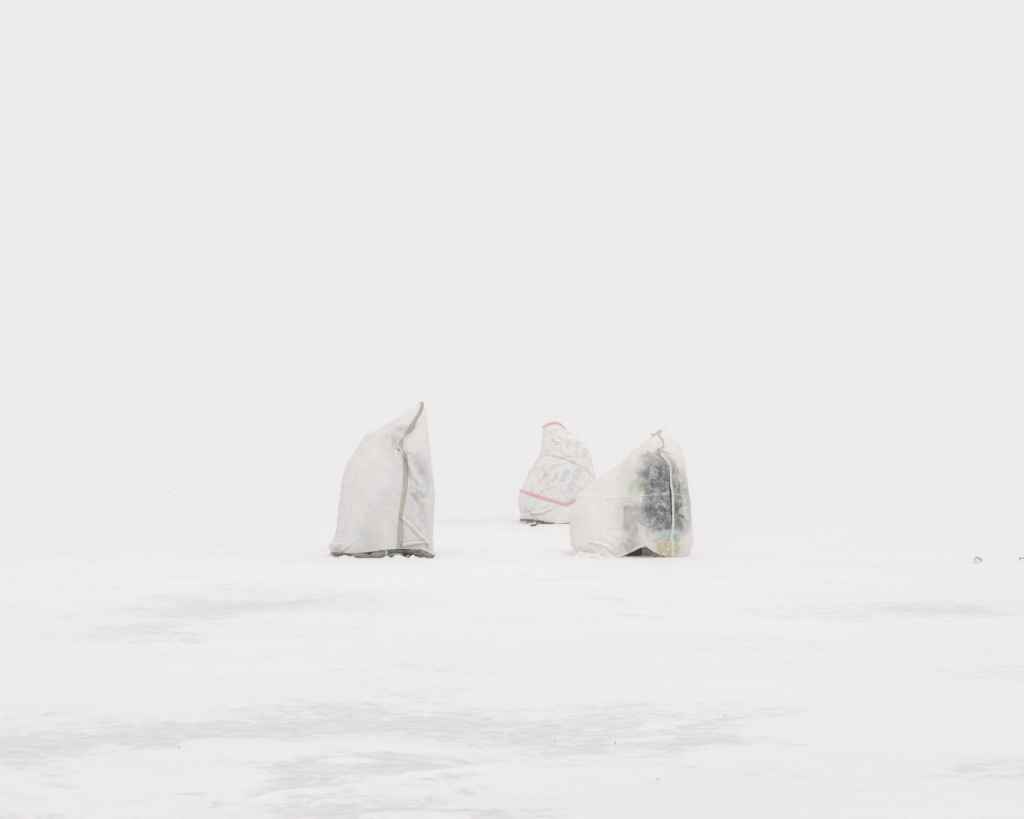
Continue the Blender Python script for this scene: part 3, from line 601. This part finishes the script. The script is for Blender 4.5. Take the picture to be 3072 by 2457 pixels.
def person(loc, label, J, coat, rad, extra=None):
    """seated figure, facing -x; J = joints in the figure's own metres (x forward is negative)"""
    P = empty('person', loc, label, 'person'); T4 = Matrix.Translation(loc)
    j = {}
    def put(k, p, r): j[k] = (p, r)
    for k, (p, r) in J.items(): put(k, p, r)
    E = [('pelvis', 'waist'), ('waist', 'chest'), ('chest', 'neck'), ('neck', 'head'), ('head', 'crown')]
    for s in 'lr':
        E += [('chest', 'sh' + s), ('sh' + s, 'el' + s), ('el' + s, 'wr' + s), ('wr' + s, 'pa' + s), ('pelvis', 'hip' + s), ('hip' + s, 'kn' + s), ('kn' + s, 'an' + s), ('an' + s, 'toe' + s)]
    body = skin_mesh('body', j, E, M['skin'], P, T4)
    # fingers and thumbs belong to the body mesh
    for s in 'lr':
        sg = -1 if s == 'l' else 1
        px_, py_, pz_ = j['pa' + s][0]
        parts = []
        for f, (dy, ln) in enumerate(((-.027, .062), (-.009, .072), (.009, .068), (.027, .052))):
            jj_ = {'a': ((px_, py_ + dy, pz_), .009), 'b': ((px_ - ln * .5, py_ + dy * 1.1, pz_ - .012), .0085), 'c': ((px_ - ln * .75, py_ + dy * 1.1, pz_ - .035), .0075), 'd': ((px_ - ln * .7, py_ + dy, pz_ - .052), .006)}
            parts.append(skin_mesh('finger', jj_, [('a', 'b'), ('b', 'c'), ('c', 'd')], M['skin'], P, T4, 1))
        jj_ = {'a': ((px_ + .03, py_ - sg * .02, pz_), .012), 'b': ((px_ - .005, py_ - sg * .045, pz_ - .012), .010), 'c': ((px_ - .03, py_ - sg * .042, pz_ - .03), .008)}
        parts.append(skin_mesh('thumb', jj_, [('a', 'b'), ('b', 'c')], M['skin'], P, T4, 1))
        bm = bmesh.new(); bm.from_mesh(body.data)
        for q in parts: bm.from_mesh(q.data)
        bm.to_mesh(body.data); bm.free()
        for q in parts: bpy.data.objects.remove(q)
    # face: nose, eyes, mouth as small forms fused into the head
    hx, hy_, hz_ = j['head'][0]
    bm = bmesh.new(); bm.from_mesh(body.data)
    for (dx, dy, dz, r, sx_, sz_) in ((-.105, 0, .015, .016, 1.2, 1.6), (-.088, .032, .04, .011, .8, .8), (-.088, -.032, .04, .011, .8, .8), (-.094, 0, -.03, .012, .6, .5), (0, .085, .02, .02, .7, 1.3), (0, -.085, .02, .02, .7, 1.3)):
        mt = Matrix.Translation(Vector(loc) + Vector((hx + dx, hy_ + dy, hz_ + dz))) @ Matrix.Diagonal((sx_, 1, sz_, 1))
        bmesh.ops.create_icosphere(bm, subdivisions=2, radius=r, matrix=mt)
    bm.to_mesh(body.data); bm.free(); body.data.polygons.foreach_set('use_smooth', [True] * len(body.data.polygons))
    up = lambda k, a=1.3: (j[k][0], tuple(q * a for q in (j[k][1] if hasattr(j[k][1], '__len__') else (j[k][1],) * 2)))
    cj = {k: up(k, 1.28) for k in ('pelvis', 'waist', 'chest', 'shl', 'shr', 'ell', 'elr', 'wrl', 'wrr')}
    cj['neck'] = (j['neck'][0], .085)
    cE = [('pelvis', 'waist'), ('waist', 'chest'), ('chest', 'neck')] + [(a + s, b + s) for s in 'lr' for a, b in (('sh', 'el'), ('el', 'wr'))] + [('chest', 'shl'), ('chest', 'shr')]
    skin_mesh('coat', cj, cE, coat, P, T4)
    tj = {k: up(k, 1.3) for k in ('pelvis', 'hipl', 'hipr', 'knl', 'knr', 'anl', 'anr')}
    skin_mesh('trousers', tj, [('pelvis', 'hipl'), ('pelvis', 'hipr'), ('hipl', 'knl'), ('hipr', 'knr'), ('knl', 'anl'), ('knr', 'anr')], M['trousers'], P, T4)
    for s in 'lr':
        a, tt = Vector(j['an' + s][0]), Vector(j['toe' + s][0])
        # boot: squared heel, flat sole, rounded toe
        hl = Vector((a.x + .055, a.y, 0)); V, F = [], []
        secs = [(0.0, .085, .20), (.02, .095, .205), (.10, .10, .19), (.14, .098, .12), (.20, .105, .095), (.26, .10, .075), (.30, .07, .045), (.312, .04, .03)]
        for (dx, wd, ht) in secs:
            for k in range(16):
                an = 2 * math.pi * k / 16; cy_, cz_ = math.cos(an), math.sin(an)
                V.append(Vector(loc) + hl + Vector((-dx, np.sign(cy_) * abs(cy_) ** .6 * wd / 2, ht / 2 + np.sign(cz_) * abs(cz_) ** .6 * ht / 2 + .002)))
        for i in range(len(secs) - 1):
            for k in range(16): F.append((i * 16 + k, i * 16 + (k + 1) % 16, (i + 1) * 16 + (k + 1) % 16, (i + 1) * 16 + k))
        F.append(tuple(range(16))); F.append(tuple((len(secs) - 1) * 16 + k for k in range(16)))
        mesh_obj('boot', V, F, M['boot'], P)
    # fur-edged hood / cap over hair
    hd = Vector(loc) + Vector((hx + .012, hy_, hz_ + .035))
    lump('hat', hd, (.235, .225, .22), coat, P, seed=4, amp=.08, fr=4)
    lump('hair', hd + Vector((.03, 0, -.05)), (.15, .17, .13), M['hair'], P, seed=6, amp=.1)
    return P
def joints(seat, lean, head, knee, depth, sh, sc_=.17):
    """seat height, chest offset, head centre, knee position"""
    d = {}
    d['pelvis'] = ((0, 0, seat + .10), (.135, .15)); d['waist'] = ((lean * .4, 0, seat + .28), (.125, .15))
    d['chest'] = ((lean, 0, seat + .46), (.13, .16)); d['neck'] = ((lean * 1.25 - .01, 0, seat + .60), .055)
    d['head'] = (head, (.085, .095)); d['crown'] = ((head[0] + .01, 0, head[2] + .07), (.065, .075))
    for s, q in (('l', -1), ('r', 1)):
        d['sh' + s] = ((lean * 1.0, q * min(.17, sc_ + .02), seat + .49), .062)
        d['el' + s] = ((sh[0], q * sc_, sh[1]), .047); d['wr' + s] = ((sh[2], q * .12, sh[3]), .033); d['pa' + s] = ((sh[2] - .07, q * .10, sh[3] - .02), (.038, .020))
        d['hip' + s] = ((-.05, q * .10, seat + .06), .088); d['kn' + s] = ((knee[0], q * .13, knee[1]), .062)
        d['an' + s] = ((knee[2], q * .12, .09), .045); d['toe' + s] = ((knee[2] - .16, q * .13, .045), .038)
    return d
# right: back against the film at the right, boots behind the gap
pr = Vector((1.60, 17.25, 0))
pers = person(pr, 'person in dark coat sitting inside the cream frosted shelter, black boots at the gap', joints(.27, -.10, (-.22, 0, .93), (-.42, .46, -.325), 0, (-.16, .46, -.30, .46), .12), M['coat'], 0)
P_left = [(1962, 1350), (1945, 1354), (1925, 1366), (1908, 1388), (1902, 1412), (1906, 1434), (1926, 1446), (1936, 1470), (1936, 1490), (1928, 1506), (1915, 1530), (1905, 1560), (1925, 1580), (1950, 1590), (1960, 1597)]
P_right = [(1990, 1350), (2010, 1360), (2028, 1382), (2038, 1410), (2046, 1450), (2052, 1500), (2055, 1550), (2052, 1580), (2044, 1597)]
parka, _ = build_cover('parka', pers, M['coat'], P_left, P_right, 17.235, .225, [(0, 1600), (3000, 1600)], [([(1940, 1440), (2000, 1470), (2050, 1460)], -.012, 6), ([(1930, 1540), (2000, 1530), (2060, 1545)], -.012, 6)], rows=90, seg=120, nexp=2.2, dtop=.2, seed=5, noise=.008, zbot=.21)
vest = lump('vest', pr + Vector((-.30, -.04, .74)), (.12, .24, .30), M['green'], pers, seed=8, amp=.15, rot=-.45)
vest['label'] = 'light green vest front'
# left: only dim smudges show
pl_ = Vector((-1.06, 17.30, 0))
persL = person(pl_, 'person in a slate coat, a dim shape inside the tall milky white shelter', joints(.38, -.08, (-.20, 0, 1.13), (-.42, .52, -.36), 0, (-.10, .60, -.34, .62)), M['coat2'], 0)

Q_left = [(1240, 1352), (1222, 1372), (1208, 1410), (1198, 1470), (1192, 1540), (1196, 1600)]
Q_right = [(1256, 1352), (1266, 1370), (1274, 1410), (1278, 1470), (1280, 1540), (1278, 1600)]
build_cover('parka', persL, M['coat2'], Q_left, Q_right, 17.27, .21, [(0, 1600), (3000, 1600)], [], rows=80, seg=100, nexp=2.1, dtop=.2, seed=6, noise=.012, zbot=.3)
# ---- things inside the right shelter
def lathe(name, prof, loc, mat, parent, seg=40):
    V, F = [], []
    for r, z in prof:
        for k in range(seg): V.append(Vector(loc) + Vector((r * math.cos(2 * math.pi * k / seg), r * math.sin(2 * math.pi * k / seg), z)))
    for i in range(len(prof) - 1):
        for k in range(seg): F.append((i * seg + k, i * seg + (k + 1) % seg, (i + 1) * seg + (k + 1) % seg, (i + 1) * seg + k))
    F.append(tuple(range(seg))[::-1]); F.append(tuple((len(prof) - 1) * seg + k for k in range(seg)))
    return mesh_obj(name, V, F, mat, parent)
bl = Vector((1.61, 17.115, 0))
bk = empty('bucket', bl, 'yellow bucket with a teal upper half used as a seat inside the frosted shelter', 'bucket')
lathe('bucket_body', [(.095, .002), (.108, .008), (.118, .15), (.120, .165)], bl, M['yellow'], bk)
lathe('rim_cover', [(.121, .166), (.128, .17), (.130, .25), (.126, .266), (.10, .27)], bl, M['teal'], bk)
# blue box behind the tall shelter's film
def box(name, c, d, mat, parent, bev=.01):
    bm = bmesh.new(); bmesh.ops.create_cube(bm, size=1, matrix=Matrix.Translation(c) @ Matrix.Diagonal((*d, 1)))
    bmesh.ops.bevel(bm, geom=bm.edges[:] , offset=bev, segments=3, affect='EDGES')
    me_ = bpy.data.meshes.new(name); bm.to_mesh(me_); bm.free(); me_.materials.append(mat)
    o = bpy.data.objects.new(name, me_); C.objects.link(o); o.parent = parent
    o.matrix_parent_inverse = Matrix.Translation(parent.location).inverted(); return o
bx = empty('tackle_box', (-1.52, 17.10, 0), 'blue tackle box, a faint blue patch low inside the tall milky shelter', 'box')
box('box_body', Vector((-1.52, 17.10, .13)), (.10, .22, .25), M['bluebox'], bx); box('box_lid', Vector((-1.52, 17.10, .272)), (.11, .23, .03), M['bluebox'], bx, .006)
st_ = empty('stool', (-1.06, 17.30, 0), 'low grey box seat hidden under the person in the tall milky shelter', 'stool')
box('seat', Vector((-1.06, 17.30, .335)), (.32, .34, .05), M['trousers'], st_); box('seat_base', Vector((-1.06, 17.30, .155)), (.28, .30, .305), M['trousers'], st_)

# beige bundle behind the gap, bait packet at the hem
gp = px_ground(1935, 1662)
bb = lump('cloth_bundle', Vector((gp.x + .0, 17.30, .05)), (.17, .14, .13), M['beige_bundle'], seed=12, amp=.28, fr=5)
tag(bb, 'crumpled beige cloth bundle beside the black boots under the frosted shelter', 'cloth')
pk0 = px_ground(1978, 1669.5)
pk = empty('bait_packet', pk0, 'crumpled orange, white and navy packet on the snow at the hem of the frosted shelter', 'packet')
def pk_l(nm, px, py, wpx, hpx, mat, sd, rot=0, dy=0):
    d = pk0.y + dy; c = px_at(px, py, d); s_ = d / FPX
    return lump(nm, c, (wpx * s_, .02, hpx * s_), mat, pk, seed=sd, amp=.3, fr=6, rot=rot, sub=3)
pk_l('packet_end', 1958, 1666, 7, 6, M['orange'], 3); pk_l('packet_label', 1968, 1665.5, 12, 6, M['whitefoil'], 4, dy=.01); pk_l('packet_band', 1965, 1670, 9, 2.8, M['navy'], 5, dy=-.005)
pk_l('packet_wrap', 1981, 1667, 16, 7, M['orange'], 6, -.15); pk_l('packet_flap', 1968, 1663, 6, 3, M['navy'], 7, -.3, dy=-.005); pk_l('packet_edge', 1993, 1670.5, 10, 1.8, M['navy'], 8, -.1); pk_l('packet_seam', 1975, 1671, 9, 1.8, M['navy'], 9)

# ---- weights and rags at the foot of the tall shelter
def at_hem(px, py, d, w, h, dep, mat, name, label, cat, seed, amp=.25, fr=5, rot=0, group=None, sub=4):
    s_ = d / FPX
    o = lump(name, px_at(px, py, d), (w * s_, dep, h * s_), mat, seed=seed, amp=amp, fr=fr, rot=rot, sub=sub)
    return tag(o, label, cat, group)
at_hem(1084, 1666, 16.94, 66, 18, .13, M['sack_a'], 'sandbag', 'flat taupe sandbag under the hem of the tall shelter, left of its twin', 'sandbag', 41, .14, 4, -.12, 'sandbags under the hem')
at_hem(1135, 1663, 16.93, 52, 22, .13, M['sack_b'], 'sandbag', 'flat beige sandbag under the hem beside the green canvas roll', 'sandbag', 43, .12, 4, .1, 'sandbags under the hem')
at_hem(1028, 1662, 16.97, 60, 9, .10, M['rag_a'], 'brown_rag', 'frozen brown rag under the left corner of the tall shelter', 'rag', 44, .5, 9, -.04, 'frozen rags under the hem')
at_hem(1250, 1656, 16.93, 62, 15, .12, M['rag_a'], 'brown_rag', 'dark brown frozen rag right of the green canvas roll', 'rag', 45, .5, 9, -.12, 'frozen rags under the hem')
at_hem(1278, 1664, 16.91, 44, 17, .10, M['rag_b'], 'brown_rag', 'pinkish brown frozen rag at the right corner of the tall shelter', 'rag', 47, .5, 8, -.35, 'frozen rags under the hem')
at_hem(1225, 1669, 16.88, 12, 7, .05, M['rag_b'], 'brown_rag', 'tiny scrap of rag on the snow below the green canvas roll', 'rag', 48, .5, 8, -.3, 'frozen rags under the hem')
gc = empty('canvas_roll', px_at(1188, 1660, 16.93), 'dark green canvas roll under the hem where the sage tape ends', 'canvas')
s_ = 16.93 / FPX
lump('canvas_fold', px_at(1190, 1654, 16.93), (56 * s_, .11, 10 * s_), M['greencloth'], gc, seed=51, amp=.12, fr=5)
lump('canvas_fold', px_at(1186, 1663, 16.92), (50 * s_, .12, 12 * s_), M['greenlight'], gc, seed=52, amp=.12, fr=5, rot=.06)
lump('canvas_edge', px_at(1159, 1660, 16.92), (6 * s_, .10, 20 * s_), M['cord'], gc, seed=53, amp=.12, fr=5)
# dark debris and hem shade at the rear shelter
at_hem(1598, 1561, 21.95, 66, 5, .10, M['olive_lump'], 'olive_lump', 'dark olive strip standing in for the shaded gap under the hem of the rear sack shelter', 'rag', 61, .5, 8, -.1, 'olive rags at the rear shelter')  # solid dark strip in place of the shade under the hem
at_hem(1646, 1569.5, 21.93, 36, 6, .10, M['olive_lump'], 'olive_lump', 'dark olive rag at the middle of the rear shelter hem', 'rag', 62, .5, 8, -.08, 'olive rags at the rear shelter')
at_hem(1600, 1575.5, 21.5, 20, 6, .05, M['olive_lump'], 'olive_lump', 'small olive scrap lying on the snow in front of the rear shelter', 'rag', 63, .6, 8, .2, 'olive rags at the rear shelter')

# ---- banked snow crumbs against the shelters
def bank(name, pts, label, seed, d_off=0):
    """low ridge of crumbly snow: pts = (px, crest py, height m) along the foot"""
    n = 260; t = np.linspace(0, 1, n); p = smooth_poly(pts, 30)
    ti = np.linspace(0, len(p) - 1, n); q = np.stack([np.interp(ti, np.arange(len(p)), p[:, k]) for k in range(3)], -1)
    m_ = 22; V = []
    for i in range(n):
        base = px_ground(q[i, 0], q[i, 1]); ends = min(1, min(i, n - 1 - i) / 12)
        for k in range(m_):
            u = k / (m_ - 1) * 2 - 1; prof = (1 - u * u) ** 1.2
            X = base.x; Y = base.y + u * .085
            nz = float(fbm(X * 14 + seed, Y * 14, 0, seed, 4))
            V.append((X, Y, -.012 + (q[i, 2] * prof * (1 + .75 * nz)) * ends))
    F = [(i * m_ + k, (i + 1) * m_ + k, (i + 1) * m_ + k + 1, i * m_ + k + 1) for i in range(n - 1) for k in range(m_ - 1)]
    o = mesh_obj(name, V, F, M['crumb']); return tag(o, label, 'snow', None, 'stuff')
bank('banked_snow', [(1712, 1668, .02), (1735, 1670, .055), (1765, 1672, .05), (1800, 1675, .045), (1850, 1677, .034), (1900, 1677, .022), (1950, 1677, .016), (2010, 1674, .018), (2075, 1673, .018)], 'crumbly snow banked along the foot of the frosted shelter', 5)
bank('banked_snow', [(975, 1667, .015), (1000, 1670, .024), (1040, 1673, .03), (1070, 1676, .022), (1110, 1680, .016), (1150, 1677, .026), (1190, 1674, .036), (1230, 1674, .026), (1270, 1677, .022), (1320, 1676, .015)], 'crumbly snow banked along the foot of the tall milky shelter', 15)
bank('banked_snow', [(1545, 1565, .012), (1580, 1569, .02), (1620, 1577, .03), (1650, 1581, .03), (1700, 1580, .03), (1760, 1578, .02)], 'crumbly snow banked in front of the rear sack shelter', 25)

# ---- scattered small things on the snow
def ground_lump(name, px, py, w, h, mat, label, cat, seed, group=None, amp=.3, dep=None):
    gq = px_ground(px, py); s_ = gq.y / FPX
    o = lump(name, gq + Vector((0, 0, h * s_ * .12)), (w * s_, dep or w * s_ * .7, h * s_), mat, seed=seed, amp=amp, fr=5, sub=3)
    return tag(o, label, cat, group)
# grey half-buried rim with snow in front
hr = px_ground(2937, 1684)
ic = empty('ice_shard', hr, 'grey rounded shard of ice half buried in snow, far right', 'ice')
s_ = hr.y / FPX
lump('shard_body', hr + Vector((0, .03, .012)), (23 * s_, .05, 18 * s_), M['stone'], ic, seed=91, amp=.14, fr=4, rot=-.45)
lump('snow_cap', hr + Vector((-4 * s_, .005, .004)), (18 * s_, .05, 9 * s_), M['crumb'], ic, seed=92, amp=.25, fr=4, rot=-.5)
tag(ground_lump('snow_lump', 2931, 1687, 22, 8, M['crumb'], 'small snow lump in front of the grey rounded ice shard', 'snow', 71), None)
tw = px_ground(3059, 1680)
o = tube('twig', None, M['twig'], [tw + Vector((x * tw.y / FPX, 0, z * tw.y / FPX)) for x, z in ((-.5, -1), (0, 4), (1.5, 6.5), (8, 5.5), (16, 4), (26, 2))], [.004, .006, .005, .005, .0045, .004]); tag(o, 'reddish grey twig bent at one end, at the right edge beyond the ice shard', 'twig')
k = 0
for (px, py, w_, h_, lb) in ((509, 1479, 7, 4, 'small grey ice chip, left end of the far cluster'), (524, 1487, 14, 3.5, 'long flat ice chip, lowest of the far cluster'), (543, 1471, 5, 3, 'tiny ice chip in the middle of the far cluster'), (564, 1472, 9, 5, 'rounded ice chip, right end of the far cluster')):
    ground_lump('ice_chip', px, py, w_, h_, M['crumb'], lb, 'ice', 81 + k, 'ice chips far out on the left'); k += 1
def straw(px, py, dx, dz, label, r=.0011):
    a = px_ground(px, py); s_ = a.y / FPX
    o = tube('straw', None, M['twig'], [a + Vector((0, 0, .002)), a + Vector((dx * .5 * s_, .01, .006)), a + Vector((dx * s_, .03, .003))], r)
    tag(o, label, 'straw', 'bits of straw on the ice')
straw(1968, 2342, 12, 0, 'short dark straw lying on snow between the two lower scoured patches'); straw(2172, 2154, 8, 0, 'bit of straw on the right end of the scoured ice')
straw(1844, 2232, 5, 0, 'reddish speck of straw on the middle scoured ice', .0018); straw(1664, 2228, 4, 0, 'dark speck of straw left of the reddish one', .0013)
straw(534, 2247, 4, 0, 'speck of straw on the smooth snow at the lower left', .0012)

# ------------------------------------------------------------------ haze
mh = bpy.data.materials.new('haze'); mh.use_nodes = True; t = mh.node_tree; t.nodes.clear()
oo = t.nodes.new('ShaderNodeOutputMaterial'); pv = t.nodes.new('ShaderNodeVolumePrincipled')
pv.inputs['Color'].default_value = (.95, .95, .955, 1); pv.inputs['Density'].default_value = .0025
t.links.new(pv.outputs[0], oo.inputs['Volume'])
x0, z0_, z1_ = 1500, -1.1, 1.72
V = [(sx * x0, sy * x0, z) for z in (z0_, z1_) for sx, sy in ((-1, -1), (1, -1), (1, 1), (-1, 1))]
hz = mesh_obj('haze', V, [(0, 3, 2, 1), (4, 5, 6, 7), (0, 1, 5, 4), (1, 2, 6, 5), (2, 3, 7, 6), (3, 0, 4, 7)], mh, smooth=False)
tag(hz, 'pale winter haze over the frozen lake', 'haze', None, 'stuff')
